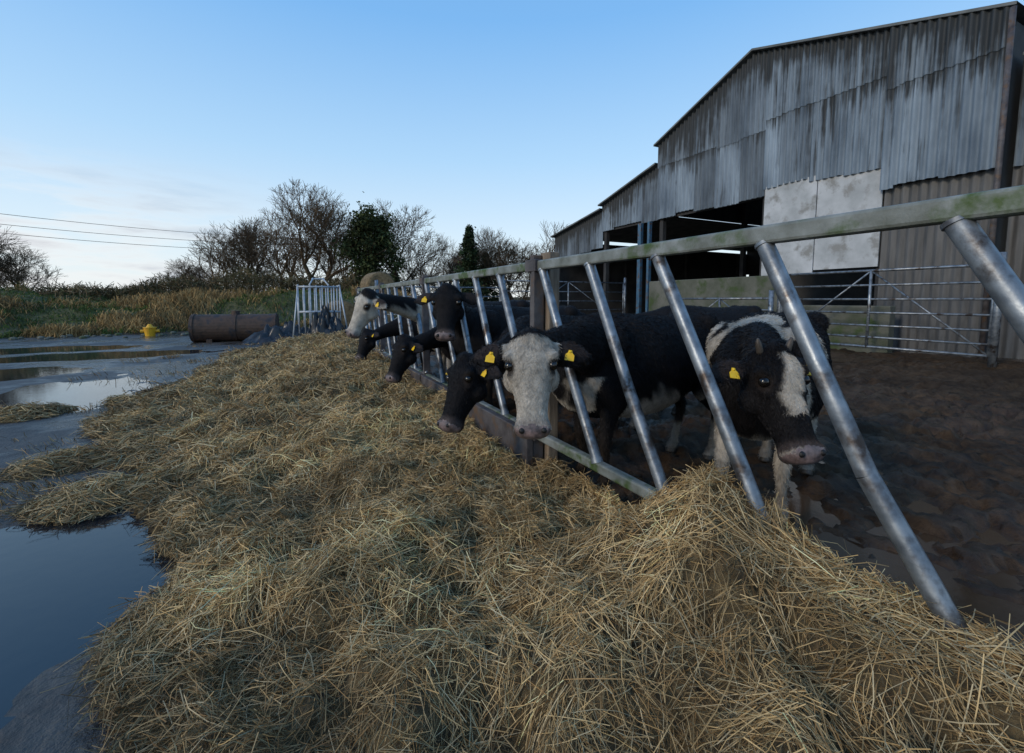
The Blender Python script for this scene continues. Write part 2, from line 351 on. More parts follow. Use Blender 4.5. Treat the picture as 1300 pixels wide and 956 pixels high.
def cow(O,hd,neckmid,poll,muz,uph,paint,S=1.0,hs=1.0,vox=.014,nfur=25000,flen=.022,step=(0,0,0,0),tags=(1,1),horn=False,eardroop=.1):
    O=np.array([O[0],O[1],0.]); h=nrm(np.array([hd[0],hd[1],0.])); sd=np.cross([0,0,1.],h)
    def W(x,y,z): return O+S*(h*x+sd*y)+np.array([0,0,S*z])
    bd=B()
    T=[(-1.42,0,1.10,.05,.06),(-1.38,0,1.05,.14,.14),(-1.28,0,1.01,.21,.23),(-1.1,0,.97,.25,.29),(-.85,0,.91,.27,.33),(-.5,0,.86,.315,.38),(-.15,0,.88,.285,.385),(.08,0,.91,.23,.365),(.24,0,.96,.18,.28),(.34,0,1.0,.12,.18),(.39,0,1.02,.06,.09)]
    loft(bd,[(*W(a,b,c),d*S,e*S) for a,b,c,d,e in T],(0,0,1),28,2.2)
    for sgn in(1,-1):   # hip and shoulder blades
        bd.ell(W(-1.08,.15*sgn,1.17),(.09*S,)*3); bd.ell(W(.02,.16*sgn,1.05),(.13*S,.13*S,.17*S))
    for sgn,st in((1,step[0]),(-1,step[1])):
        A=[(.05,.12*sgn,.95,.07,.13),(.06,.15*sgn,.80,.085,.13),(.0+st*.2,.165*sgn,.64,.06,.09),(.02+st*.5,.16*sgn,.48,.043,.058),(.03+st*.6,.155*sgn,.37,.042,.047),(.02+st*.8,.155*sgn,.26,.028,.034),(.01+st,.155*sgn,.14,.028,.032),(.02+st,.155*sgn,.095,.036,.038),(.045+st,.155*sgn,.05,.04,.045),(.055+st,.155*sgn,.0,.046,.058)]
        loft(bd,[(*W(a,b,c),d*S,e*S) for a,b,c,d,e in A],h,16)
    for sgn,st in((1,step[2]),(-1,step[3])):
        A=[(-1.18,.10*sgn,1.05,.08,.15),(-1.12,.15*sgn,.88,.11,.20),(-1.04+st*.1,.18*sgn,.70,.09,.15),(-1.13+st*.3,.17*sgn,.56,.055,.085),(-1.25+st*.5,.155*sgn,.45,.036,.055),(-1.27+st*.6,.155*sgn,.40,.035,.048),(-1.25+st*.8,.155*sgn,.27,.028,.035),(-1.23+st,.155*sgn,.14,.029,.033),(-1.22+st,.155*sgn,.095,.037,.04),(-1.19+st,.155*sgn,.05,.041,.046),(-1.175+st,.155*sgn,.0,.047,.058)]
        loft(bd,[(*W(a,b,c),d*S,e*S) for a,b,c,d,e in A],h,16)
    A=[(-1.38,0,1.14,.035,.035),(-1.44,0,1.08,.03,.03),(-1.46,.01,.85,.02,.02),(-1.46,.02,.6,.018,.018),(-1.46,.02,.45,.035,.035),(-1.46,.02,.3,.01,.01)]
    loft(bd,[(*W(a,b,c),d*S,e*S) for a,b,c,d,e in A],h,10)
    poll=np.array(poll,float); muz=np.array(muz,float); a=nrm(muz-poll); L=np.linalg.norm(muz-poll)
    u=np.array(uph,float); u=nrm(u-a*np.dot(u,a)); s=np.cross(a,u)
    def Hd(x,y,z): return poll+a*x+s*y+u*z
    k=hs
    nb=W(.12,0,1.0); nm=np.array(neckmid,float)
    pe=Hd(.06*L,0,-.055*k)
    N_=[(*W(-.1,0,.98),.16*S,.25*S),(*nb,.17*S,.26*S),(*(nb*.4+nm*.6),.115*S,.175*S),(*(nm*.55+pe*.45),.08*S,.115*S),(*(nm*.12+pe*.88),.068*k,.085*k),(*pe,.06*k,.07*k)]
    loft(bd,N_,(0,0,1) if abs(nrm(pe-nb)[2])<.8 else h,22)
    HR=[(-.10,-.035,.045,.055),(-.04,-.025,.078,.09),(.05,-.012,.097,.108),(.16,-.01,.106,.116),(.28,-.014,.108,.114),(.40,-.018,.096,.106),(.55,-.014,.078,.092),(.70,-.010,.066,.077),(.82,-.010,.066,.068),(.91,-.010,.077,.066),(.97,-.014,.076,.062),(1.01,-.018,.058,.047),(1.025,-.02,.034,.027)]
    loft(bd,[(*Hd(x*L,0,z*k),w_*k,h_*k) for x,z,w_,h_ in HR],u,26,2.35)
    for sg in(1,-1):
        bd.ell(Hd(.195*L,sg*.088*k,.062*k),(.032*k,)*3)
        bd.ell(Hd(.36*L,sg*.062*k,-.065*k),(.066*k,)*3)
        bd.ell(Hd(.37*L,sg*.078*k,.030*k),(.028*k,)*3)
        bd.ell(Hd(.94*L,sg*.048*k,.024*k),(.031*k,)*3)
        e0=Hd(.055*L,sg*.07*k,.02*k); dr=nrm(s*sg-a*(-.10)-u*.22+np.array([0,0,-eardroop]))
        E=[(*(e0),.03*k,.02*k),(*(e0+dr*.045*k),.036*k,.018*k),(*(e0+dr*.10*k),.062*k,.014*k),(*(e0+dr*.15*k),.056*k,.013*k),(*(e0+dr*.19*k),.032*k,.011*k),(*(e0+dr*.215*k),.008*k,.008*k)]
        loft(bd,E,u*.9-a*.2,14)
    bd.ell(Hd(-.01*L,0,.06*k),(.052*k,)*3)
    bd.ell(Hd(.88*L,0,-.055*k),(.045*k,)*3)
    tmp=fast('tmp',np.array(bd.V),bd.F,None,uniform=False)
    r=tmp.modifiers.new('r','REMESH'); r.mode='VOXEL'; r.voxel_size=vox
    sm=tmp.modifiers.new('s','SMOOTH'); sm.iterations=4; sm.factor=.5
    dg=bpy.context.evaluated_depsgraph_get(); me=bpy.data.meshes.new_from_object(tmp.evaluated_get(dg))
    bpy.data.objects.remove(tmp)
    n=len(me.vertices); co=np.zeros(n*3); me.vertices.foreach_get('co',co); co=co.reshape(-1,3)
    no=np.zeros(n*3); me.vertices.foreach_get('normal',no); no=no.reshape(-1,3)
    q=(co-O)/S; d=co-poll
    c=dict(x=q@h,y=q@sd,z=q[:,2],hx=(d@a)/L,hy=(d@s)/k,hz=(d@u)/k,nz=fbm(co[:,0]*7+co[:,2]*5+30,co[:,1]*7+co[:,2]*6+30,3)-.5)
    c['face']=(c['hx']>-.06)&(c['hx']<1.1)&(np.abs(c['hy'])<.14)&(np.abs(c['hz'])<.17)
    w=np.clip(paint(c),0,1)[:,None]
    bl=np.array([.0095,.0085,.0095]); wh=np.array([.60,.54,.46])
    C=bl*(1-w)+wh*w*(.85+.5*c['nz'][:,None])
    g=(sstep(.55,.1,c['z'])*.55*(~c['face']))[:,None]; C=C*(1-g)+np.array([.06,.043,.028])*g
    ed=np.sqrt(((c['hx']-.285)*L/k)**2*.55+(np.abs(c['hy'])-.098)**2+(c['hz']-.055)**2)
    e=(sstep(.044,.028,ed)*c['face'])[:,None]*.95; C=C*(1-e)+np.array([.018,.013,.011])*e
    mz=(sstep(.80,.90,c['hx'])*c['face']*.55)[:,None]; C=C*(1-mz)+np.array([.13,.10,.09])*mz
    mo=(c['face']&(c['hx']>.72)&(np.abs(c['hz']+.047)<.006)); C[mo]*=.15
    ie=(np.abs(c['hy'])>.14)&(np.abs(c['hy'])<.255)&(np.abs(c['hx']-.06)<.09)&(c['hz']>-.12)&((no@u)>.35)
    C[ie]=C[ie]*.6+np.array([.06,.043,.037])*.4
    at=me.color_attributes.new('col','FLOAT_COLOR','POINT'); cc=np.ones((n,4),dtype=np.float32); cc[:,:3]=C; at.data.foreach_set('color',cc.ravel())
    me.materials.append(M_fur); me.materials.append(M_nose); me.materials.append(M_hoof)
    nose=(c['hx']>.885+.5*np.abs(c['hy']))&(np.abs(c['hy'])<.082)&(c['hz']>-.040)&c['face']
    hoof=(c['z']<.055)
    mi=[]
    for p in me.polygons:
        v=p.vertices[0]; mi.append(1 if nose[v] else 2 if hoof[v] else 0)
    me.polygons.foreach_set('material_index',np.array(mi,dtype=np.int32)); me.polygons.foreach_set('use_smooth',np.ones(len(mi),dtype=bool))
    me.name='cow_body'; ob=link(bpy.data.objects.new('cow',me))
    if nfur:
        eyez=ed<.030
        cand=np.where(~nose&~hoof&~eyez)[0]
        pr=1+4.*c['face'][cand]; ii=rng.choice(cand,nfur,p=pr/pr.sum()); P=co[ii]+rng.normal(size=(nfur,3))*vox*.5; Nn=no[ii]; P=P-Nn*np.sum((P-co[ii])*Nn,1,keepdims=True)
        fc=c['face'][ii]
        flow=np.where(fc[:,None],a*.9+s*(np.sign(c['hy'][ii])*.3)[:,None],-h*.6+np.array([0,0,-1.]))
        flow=flow+rng.normal(size=(nfur,3))*.35; flow=flow-Nn*np.sum(flow*Nn,1,keepdims=True)
        D=nrm(nrm(flow)+Nn*np.where(fc,.25,.38)[:,None])
        Lf=flen*rng.uniform(.5,1.25,nfur)*np.where(fc,.48,1.); top=fc&(c['hx'][ii]<.12)&(c['hz'][ii]>.02); Lf=np.where(top,Lf*2.1,Lf)
        Wf=np.full(nfur,.0020)*rng.uniform(.6,1.3,nfur)*(vox/.012)*np.where(fc,.55,1)
        cols=C[ii]*rng.uniform(.8,1.25,(nfur,1))
        V,F,CC=ribbons(P+D*(Lf*.42)[:,None],D,Lf,Wf,rng.normal(size=nfur)*.08,cols,2)
        fast('fur',V,F,M_furb,CC,False,parent=ob)
    ey=B(); ns=B()
    for sg in(1,-1):
        ey.ell(Hd(.285*L,sg*.093*k,.056*k),(.0225*k,)*3,16,10)
        ns.ell(Hd(.965*L,sg*.046*k,.044*k),(.013*k,.013*k,.013*k),12,8)
    ey.obj('eyes',M_eye,ob,True); ns.obj('nostrils',M_dark,ob,True)
    for q_,sg in enumerate((1,-1)):
        if not tags[q_]: continue
        dr=nrm(s*sg-a*(-.10)-u*.22+np.array([0,0,-eardroop])); e0=Hd(.055*L,sg*.07*k,.02*k)+dr*.11*k+u*.022*k
        dn=nrm(np.array([0,0,-1.])-u*np.dot([0,0,-1.],u)+s*.15); sv=np.cross(dn,u); t=B(); w_=.020*k; hgt=.048*k
        pts=[(-.35,0),(.35,0),(.5,.25),(1,.45),(1,1),(-1,1),(-1,.45),(-.5,.25)]
        for off in(0,.004):
            for x,y in pts: t.V.append(e0+sv*w_*x+dn*(hgt*y-.005)+u*off)
        t.F.append(tuple(range(8))); t.F.append(tuple(range(15,7,-1)))
        for i in range(8): t.F.append((i,(i+1)%8,8+(i+1)%8,8+i))
        t.ell(e0+u*.004+dn*.004,(.007,)*3,8,6)
        t.obj('ear_tag',M_tag,ob)
    if horn:
        hb=B()
        for sg in(1,-1):
            loft(hb,[(*Hd(.0,sg*.06*k,.06*k),.018,.018),(*Hd(-.04,sg*.075*k,.085*k),.014,.014),(*Hd(-.06,sg*.08*k,.10*k),.005,.005)],u+s*.01,10)
        hb.obj('horn_buds',M_hoof,ob,True)
    return ob
sm=lambda a,b,x:sstep(a,b,x)
def paintA(c):
    f=c['face']&(c['hx']>-.03+.06*c['nz'])&(np.abs(c['hy'])<.124)
    body=sm(.70,.60,c['z']+.35*c['nz'])*(np.abs(c['x']+.55)<.45)
    legs=sm(.34,.26,c['z']+.2*c['nz'])*(c['x']<-.9)
    br=sm(.10,.04,np.abs(c['x']-.22+.3*c['nz']))*(c['z']<.85)*(c['z']>.6)
    return np.where(c['face'],np.where(f,1.,0.),np.maximum(np.maximum(body,legs),br))
def paintB(c):
    blaze=sm(.055,.035,np.abs(c['hy']+.015+.10*c['nz']-.02*(c['hx']>.4)))*(c['hx']>.03)*(c['hx']<.58+.4*c['nz'])*(c['hz']>0)
    muz=(c['hx']>.90+.1*c['nz'])*1.
    sh=sm(.075,.05,np.abs(c['x']-.02-.35*(c['z']-1.0)+.35*c['nz']))*(c['z']>.62)
    sh2=sm(.06,.04,np.abs(c['x']+.42+.3*c['nz']))*(c['z']>1.0)
    legs=sm(.66,.56,c['z']+.3*c['nz'])*(c['x']>-.3)+sm(.5,.4,c['z']+.3*c['nz'])*(c['x']<=-.3)
    return np.where(c['face'],np.maximum(blaze,muz),np.maximum(np.maximum(sh,sh2),legs))
def paintK(c): return c['x']*0
def paintC(c): return np.where(c['face'],0.,sm(.25,.2,c['z'])*(c['x']<-.9)*1.)
def paintF(c):
    fc=sm(.02,.08,c['hx']+.2*c['nz'])
    nk=(c['x']>.1)*sm(1.20,1.12,c['z']+.25*c['nz'])
    return np.where(c['face'],fc,np.maximum(nk,sm(.6,.5,c['z']+.3*c['nz'])))
tocam=np.array([-.48,-.877,0])
cow((2.06,2.72),(-1,-.12),(1.72,2.36,1.14),(1.10,1.99,1.18),tuple(np.array([1.10,1.99,1.18])+.45*nrm(tocam*.40+np.array([0.03,0,-.90]))),tuple(tocam+np.array([0,0,.3])),paintA,S=1.03,hs=1.12,vox=.0115,nfur=95000,flen=.022,step=(.04,-.05,0,.1),tags=(1,1))
cow((2.62,1.82),(-.92,-.40),(2.33,1.60,1.13),(2.09,1.42,1.11),(2.02,1.16,.70),(-.22,-.75,.45),paintB,S=1.04,hs=1.14,vox=.0115,nfur=90000,flen=.026,step=(-.03,.08,.1,0),tags=(1,1),horn=True)
cow((2.15,3.78),(-1,-.1),(1.70,3.42,.98),(1.22,3.10,.93),(.99,2.98,.50),(-.85,-.25,.4),paintC,S=1.0,hs=1.16,vox=.013,nfur=40000,tags=(1,1),step=(0,.06,0,-.06))
cow((2.15,5.02),(-1,-.05),(1.74,4.85,1.22),(1.50,4.44,1.47),tuple(np.array([1.50,4.44,1.47])+.50*nrm(tocam*.45+np.array([0,0,-.92]))),tuple(tocam+np.array([0,0,.3])),paintK,S=1.06,hs=1.3,vox=.015,nfur=20000,tags=(1,0))
cow((2.2,5.72),(-1,-.03),(1.74,5.32,.98),(1.27,5.22,.92),(1.04,5.10,.50),(-.85,-.25,.4),paintK,S=1.0,hs=1.15,vox=.016,nfur=15000,tags=(0,1),eardroop=.3)
cow((2.25,6.7),(-1,.0),(1.72,6.6,1.28),(1.02,6.12,1.46),(.76,6.13,.94),(-.75,-.5,.5),paintF,S=1.12,hs=1.25,vox=.016,nfur=15000,tags=(0,1))
cow((4.3,4.15),(-1,.12),(3.9,4.3,1.1),(3.5,4.4,1.15),(3.25,4.45,.75),(-.8,.1,.6),paintK,S=1.06,hs=1.1,vox=.02,nfur=10000,tags=(1,1))
cow((2.2,7.75),(-1,.05),(1.72,7.85,.95),(1.25,7.75,.85),(1.05,7.6,.44),(-.8,-.2,.5),paintK,S=1.0,hs=1.12,vox=.02,nfur=8000,tags=(0,1))
# ---------------------------------------------------------------- barn
barn=empty('corrugated_barn'); XB=15.0
AP=11.1; AZp=9.98; EL0=7.98; EL1=8.17; Y0=4.7; Y1=15.6; Y2=19.5; Y3=24.2
def topz(y):
    y=np.asarray(y,float)
    m=np.where(y<=AP,EL0+(y-Y0)/(AP-Y0)*(AZp-EL0),AZp-(y-AP)/(Y1-AP)*(AZp-EL1))
    return np.where(y>Y2,6.05-(y-Y2)/(Y3-Y2)*.8,np.where(y>Y1,7.33-(y-Y1)/(Y2-Y1)*1.03,np.where(y<Y0,7.0+(y-Y0)*.2,m)))
def clad(name,y0,y1,zb,xo,pitch=.2,amp=.042,zt=None,tiers=(0,),sheetw=1.0):
    V=[];C=[];F=[];o=0
    y=y0; 
    while y<y1-.01:
        ye=min(y+sheetw,y1); ns=max(6,int((ye-y)/pitch*8)); ys=np.linspace(y,ye+.03,ns)
        dxs=random.uniform(-.012,.012); zbb=zb+random.uniform(-.15,.06)
        tp=(topz(np.minimum(ys,y1)) if zt is None else np.full(ns,zt))
        lv=[zbb]+[t+random.uniform(-.05,.05) for t in tiers if t>zbb+.3]
        for li,l in enumerate(lv):
            last=li==len(lv)-1
            zl=np.full(ns,l-(.12 if li else 0)); zu=tp if last else np.minimum(np.full(ns,lv[li+1]),tp)
            zl=np.minimum(zl,zu-.01)
            v=random.uniform(.65,1.25); off=-.02*li+dxs*.5
            rows=5
            for r in range(rows):
                f=r/(rows-1); z=zl*(1-f)+zu*f
                x=XB+xo+off+amp*np.sin(ys/pitch*2*math.pi)
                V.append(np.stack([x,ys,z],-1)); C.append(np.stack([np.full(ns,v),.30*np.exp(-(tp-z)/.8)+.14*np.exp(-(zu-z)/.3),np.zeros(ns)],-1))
            id_=np.arange(rows*ns).reshape(rows,ns)+o
            F.append(np.stack([id_[:-1,:-1],id_[:-1,1:],id_[1:,1:],id_[1:,:-1]],-1).reshape(-1,4)); o+=rows*ns
        y=ye
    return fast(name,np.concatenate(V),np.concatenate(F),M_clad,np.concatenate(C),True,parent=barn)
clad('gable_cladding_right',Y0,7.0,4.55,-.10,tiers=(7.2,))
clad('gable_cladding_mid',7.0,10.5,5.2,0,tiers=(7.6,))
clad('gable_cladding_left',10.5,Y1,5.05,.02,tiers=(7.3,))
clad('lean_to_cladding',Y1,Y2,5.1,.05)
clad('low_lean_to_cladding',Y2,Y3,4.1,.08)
clad('side_lean_to_cladding',-6,Y0-.15,4.6,.5)
w=B(); w.box(XB+.05,XB+.10,7.0,8.75,2.35,5.3); w.box(XB+.03,XB+.08,8.77,10.5,2.25,5.28); w.obj('white_door_panels',M_white,barn)
prof=np.array([0,0,.05,.05])
M_sid=mat('fluted_siding',(.055,.055,.055),(.11,.11,.11),scale=2,rough=.6,stretch=(1,3,.4))
def siding(name,ya,yb,x,z1,m):
    ys=np.arange(ya,yb,.05); xs=x+prof[np.arange(len(ys))%4]
    V=np.concatenate([np.stack([xs,ys,np.full(len(ys),z)],-1) for z in(-.1,z1)]); n=len(ys)
    fast(name,V,np.array([(i,i+1,n+i+1,n+i) for i in range(n-1)]),m,parent=barn)
siding('fluted_siding',Y0,7.0,XB+.06,4.6,M_sid); siding('side_siding',-6,Y0-.1,XB+.55,4.65,M_sid)
st=B()
for y in(4.8,6.98,10.55,15.45,19.4,24.1):
    st.box(XB+.16,XB+.36,y-.1,y+.1,0,float(topz(y))-.35)
for x in(20.5,26,31.5):
    for y in(4.9,15.4,24): st.box(x,x+.2,y-.1,y+.1,0,float(topz(y))-.35)
st.box(XB+.14,XB+.28,4.8,24.1,4.95,5.07)
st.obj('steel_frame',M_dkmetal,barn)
sb=B(); sb.box(14.75,14.9,16.3,16.5,0,4.9); sb.box(14.75,14.9,15.75,15.88,0,4.9); sb.obj('blue_columns',M_blue,barn)
rf=B()
def roofseg(y0,z0,y1,z1,x0=14.82,x1=33):
    rf.quad((x0,y0,z0),(x1,y0,z0),(x1,y1,z1),(x0,y1,z1)); rf.quad((x0,y0,z0+.07),(x0,y1,z1+.07),(x1,y1,z1+.07),(x1,y0,z0+.07))
    rf.quad((x0,y0,z0),(x0,y1,z1),(x0,y1,z1+.07),(x0,y0,z0+.07))
roofseg(Y0-.12,EL0-.03,AP,AZp+.01); roofseg(AP,AZp+.01,Y1+.12,EL1-.04); roofseg(Y1,7.34,Y2+.15,6.27); roofseg(Y2,6.07,Y3+.15,5.23); roofseg(-6,4.9,Y0-.12,7.0,15.4)
rf.obj('roof',M_roof,barn)
bw=B()
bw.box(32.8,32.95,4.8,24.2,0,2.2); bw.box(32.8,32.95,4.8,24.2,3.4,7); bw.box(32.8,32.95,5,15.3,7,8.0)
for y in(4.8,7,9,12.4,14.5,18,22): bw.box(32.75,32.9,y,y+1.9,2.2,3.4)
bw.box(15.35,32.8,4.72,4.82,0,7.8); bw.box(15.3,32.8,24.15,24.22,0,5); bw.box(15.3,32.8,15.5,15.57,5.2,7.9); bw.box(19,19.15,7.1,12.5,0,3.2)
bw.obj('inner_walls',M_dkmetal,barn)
dp=B(); dp.tube((14.8,4.62,0),(14.8,4.62,7.9),.06,.06,10); dp.obj('downpipe',M_rust,barn,True)
cw=B(); cw.box(14.1,14.4,9.15,15.0,-.1,2.2); cw.box(14.1,14.4,6.2,9.1,-.1,1.25); cw.obj('mossy_concrete_wall',M_con,None,bevel=.03)
# ---------------------------------------------------------------- gates
def gate(name,x0,y0,x1,y1,z0,z1,n,r=.028,braces=True,m=M_galv):
    g=B(); P=lambda f,z:np.array([x0+(x1-x0)*f,y0+(y1-y0)*f,z])
    for i in range(n):
        f=i/(n-1); z=z0+(z1-z0)*f**1.15; g.tube(P(0,z),P(1,z),r*.8 if 0<i<n-1 else r,None,8)
    for f in(0,.5,1): g.tube(P(f,z0-.02),P(f,z1+.02),r*1.1,None,8)
    if braces:
        g.tube(P(0,z0),P(.5,z1),r*.7,None,8); g.tube(P(1,z0),P(.5,z1),r*.7,None,8)
    g.tube(P(-.015,-.1),P(-.015,z1+.25),r*2.2,None,10); g.tube(P(1.015,-.1),P(1.015,z1+.25),r*2.2,None,10)
    return g.obj(name,m,None,True)
gate('field_gate',13.5,4.1,13.5,8.7,.2,2.15,7,.034)
gate('field_gate',13.2,8.9,12.9,12.2,.2,1.45,5,.034)
gate('field_gate',8.2,17,14.4,17,.3,2.2,6)
gate('field_gate',3.2,17.5,8.0,17.1,.3,1.9,6)
# ---------------------------------------------------------------- yard clutter
tk=B(); c0=np.array([-2.75,18.4,.46]); c1=np.array([-.2,18.1,.46]); 
tk.tube(c0,c1,.46,.46,28); 
for f in(.02,.5,.97): tk.tube(c0+(c1-c0)*f,c0+(c1-c0)*(f+.02),.485,.485,28)
tk.tube((c0+c1)/2+[0,0,.4],(c0+c1)/2+[0,0,.58],.13,.13,14)
for f in(.2,.8):
    q=c0+(c1-c0)*f; tk.box(q[0]-.08,q[0]+.08,q[1]-.5,q[1]+.5,-.02,.1)
tk.obj('rusty_tank',M_tank)
cr=B(); cx,cy=1.1,17.2
for yy in(-.45,.45):
    for x in np.linspace(-.65,.65,8): cr.tube((cx+x,cy+yy,0),(cx+x,cy+yy,1.9),.022)
    for z in(.15,1.0,1.85): cr.tube((cx-.65,cy+yy,z),(cx+.65,cy+yy,z),.028)
for x in(-.65,.65):
    for z in(.1,1.9): cr.tube((cx+x,cy-.45,z),(cx+x,cy+.45,z),.028)
    cr.tube((cx+x,cy-.45,1.85),(cx+x*1.35,cy-.8,0),.025)
for x in(-.3,.3): cr.tube((cx+x,cy-.45,1.9),(cx+x*.5,cy,2.15),.025)
cr.tube((cx-.2,cy,2.13),(cx+.2,cy,2.13),.025)
cr.obj('cattle_crush',mat('pale_galv',(.32,.36,.40),(.48,.51,.54),scale=8,rough=.5,metal=.3),None,True)
def heap(name,cx,cy,rx,ry,h,m,sd):
    n=60; u_=np.linspace(-1,1,n); U,Vv=np.meshgrid(u_,u_,indexing='ij'); R=np.sqrt(U**2+Vv**2)
    Z=h*np.clip(1-R**1.6,0,1)*(.4+1.3*np.abs(fbm(U*4+sd,Vv*4,4)-.5)*2+.5*fbm(U*9+sd,Vv*9))-.03
    id_=np.arange(n*n).reshape(n,n); F=np.stack([id_[:-1,:-1],id_[1:,:-1],id_[1:,1:],id_[:-1,1:]],-1).reshape(-1,4)
    return fast(name,np.stack([cx+U*rx,cy+Vv*ry,Z],-1).reshape(-1,3),F,m,None,False)
heap('black_plastic_sheet',.1,17.2,1.5,.8,.6,M_plastic,3); heap('black_plastic_sheet',1.3,16.5,.8,.5,1.1,M_plastic,13)
yb=B(); bx,by=-4.7,22.2
yb.tube((bx,by,0),(bx,by,.33),.16,.20,16); yb.tube((bx,by,.31),(bx,by,.35),.22,.22,16); yb.tube((bx,by,.35),(bx,by,.47),.13,.05,12)
for a_ in(0,math.pi): yb.tube((bx+.18*math.cos(a_),by,.2),(bx+.3*math.cos(a_),by,.2),.06,.06,10)
yb.obj('yellow_hydrant',M_yel,None)
def bale(x,y,z,r,l):
    b=B(); b.tube((x,y-l/2,z),(x-.15,y+l/2,z),r,r,36); b.tube((x,y-l/2-.03,z),(x,y-l/2,z),r*.55,r*.97,32)
    return b.obj('round_hay_bale',M_bale,None,bevel=.1)
bale(3.7,20.6,.68,.7,1.2); bale(3.8,20.6,2.0,.62,1.2); bale(2.25,20.9,.68,.7,1.2)
# ---------------------------------------------------------------- vegetation
def bare_tree(seed,h=7,spread=1.0,depth=6):
    r=random.Random(seed); V=[];F=[]
    def seg(p,q,r0,r1,n):
        d=(q-p).normalized(); a=d.orthogonal().normalized(); b=d.cross(a); i=len(V)
        for c,rr in((p,r0),(q,r1)):
            for k in range(n):
                t=2*math.pi*k/n; V.append(tuple(c+a*rr*math.cos(t)+b*rr*math.sin(t)))
        for k in range(n): F.append((i+k,i+(k+1)%n,i+n+(k+1)%n,i+n+k))
    def grow(p,d,l,rad,dep):
        n=6 if dep>3 else 3; k=3
        for i in range(k):
            d2=(d+Vector((r.gauss(0,.16),r.gauss(0,.16),r.gauss(0,.10)+.05))).normalized(); q=p+d2*l/k; r2=rad*(.86)
            seg(p,q,rad,r2,n); p,d,rad=q,d2,r2
            if dep>0 and (i>0 or dep<depth) and not (dep<2 and i==1 and r.random()<.5):
                a=d.orthogonal().normalized(); a.rotate(Quaternion(d,r.uniform(0,6.28)))
                nd=(d*r.uniform(.6,.95)+a*r.uniform(.45,.8)*spread).normalized()
                grow(p,nd,l*r.uniform(.58,.76),max(rad*.6,.009),dep-1)
        if dep>0:
            for _ in range(2):
                a=Vector((r.gauss(0,1),r.gauss(0,1),r.gauss(0,.5))).normalized()
                grow(p,(d+a*.5*spread).normalized(),l*r.uniform(.55,.72),max(rad*.7,.009),dep-1)
    for _ in range(2):
        grow(Vector((r.gauss(0,.15),r.gauss(0,.15),-.2)),Vector((r.gauss(0,.22),r.gauss(0,.22),1)).normalized(),h*.36,.14,depth-1)
    V=np.array(V); mz=np.percentile(V[:,2],99.7); V=V*np.array([h/mz]*3)
    return fast('bare_tree_mesh',V,np.array(F) ,M_bark,lnk=False)
variants=[bare_tree(s_,7,1.0,6) for s_ in(1,5,9,14)]
variants.append(bare_tree(21,7,.9,5))
def wp(u,z): 
    r=(u-650)/578*z; return .894*r+.447*z,-.447*r+.894*z
tl=[(282,33,5.8,4),(322,31,6.4,1),(362,33,6.8,4),(402,32,7.8,3),(432,36,6.8,4),(512,33,7.4,0),(548,34,6.2,4),(575,36,5.6,2),(635,34,5.8,4),(672,35,6.4,1),(700,33,6.8,4),(740,36,6.0,3),(240,33,3.6,0),(-5,26,5.4,2),(30,29,4.2,0),(-45,28,5.4,3),(150,39,2.2,1)]
for i,(u_,z_,h_,vi) in enumerate(tl):
    x,y=wp(u_,z_); o_=bpy.data.objects.new('bare_tree',variants[vi]); link(o_); o_.location=(x,y,float(gh(np.array([x]),np.array([y]))[0])-.1)
    s_=h_/7; o_.scale=(s_*1.1,s_*1.1,s_); o_.rotation_euler=(0,0,random.uniform(0,6.28))
def leaves(P,size,cols,r):
    n=len(P); a=nrm(r.normal(size=(n,3))); b=nrm(np.cross(a,r.normal(size=(n,3)))); sz=(size*r.uniform(.5,1.3,n))[:,None]
    V=np.stack([P-a*sz-b*sz*.5,P+a*sz*.2-b*sz*.6,P+a*sz+b*sz*.1,P-a*sz*.1+b*sz*.6],1).reshape(-1,3)
    return V,np.arange(n*4).reshape(n,4),np.repeat(cols,4,axis=0)
def leafy(name,x,y,h,w_,n,cols,size,cone=False,nc=26,seed=0):
    r=np.random.default_rng(seed); z0=float(gh(np.array([x]),np.array([y]))[0])
    t=B(); t.tube((x,y,z0-.2),(x+.1,y,z0+h*.5),.16,.1,8); t.tube((x+.1,y,z0+h*.5),(x,y,z0+h*.9),.1,.03,8)
    for i in range(8):
        a_=r.uniform(0,6.28); zz=r.uniform(.25,.75)*h; t.tube((x,y,z0+zz),(x+math.cos(a_)*w_*.4,y+math.sin(a_)*w_*.4,z0+zz+.5),.05,.015,6)
    ob=t.obj(name,M_bark)
    P=[];C=[]
    for i in range(nc):
        f=(i+r.random())/nc*.94+.06; rr=(1-f)**.8*w_/2 if cone else w_/2*math.sqrt(max(.05,1-((f-.5)/.55)**2))
        a_=i*2.4+r.uniform(0,1); q=rr*r.uniform(.2,.9); c_=np.array([x+math.cos(a_)*q,y+math.sin(a_)*q,z0+f*h*.97]); k=n//nc
        P.append(c_+r.normal(size=(k,3))*((.10+.12*(1-f)) if cone else .24)*np.array([1,1,.8])*w_/3); C.append(np.tile(np.array(cols)*r.uniform(.5,1.4),(k,1))*r.uniform(.7,1.3,(k,1)))
    V,F,CC=leaves(np.concatenate(P),size,np.concatenate(C),r); fast('foliage',V,F,M_leaf,CC,parent=ob)
x,y=wp(472,30); leafy('ivy_clad_tree',x,y,5.4,4.3,11000,(.05,.065,.022),.10,nc=34,seed=1)
x,y=wp(597,31); leafy('conifer_tree',x,y,6.4,3.4,7000,(.03,.05,.02),.09,True,60,2)
x,y=wp(617,33); leafy('conifer_tree',x,y,4.8,3.0,5000,(.035,.05,.02),.09,True,50,3)
r=np.random.default_rng(3); n=36000
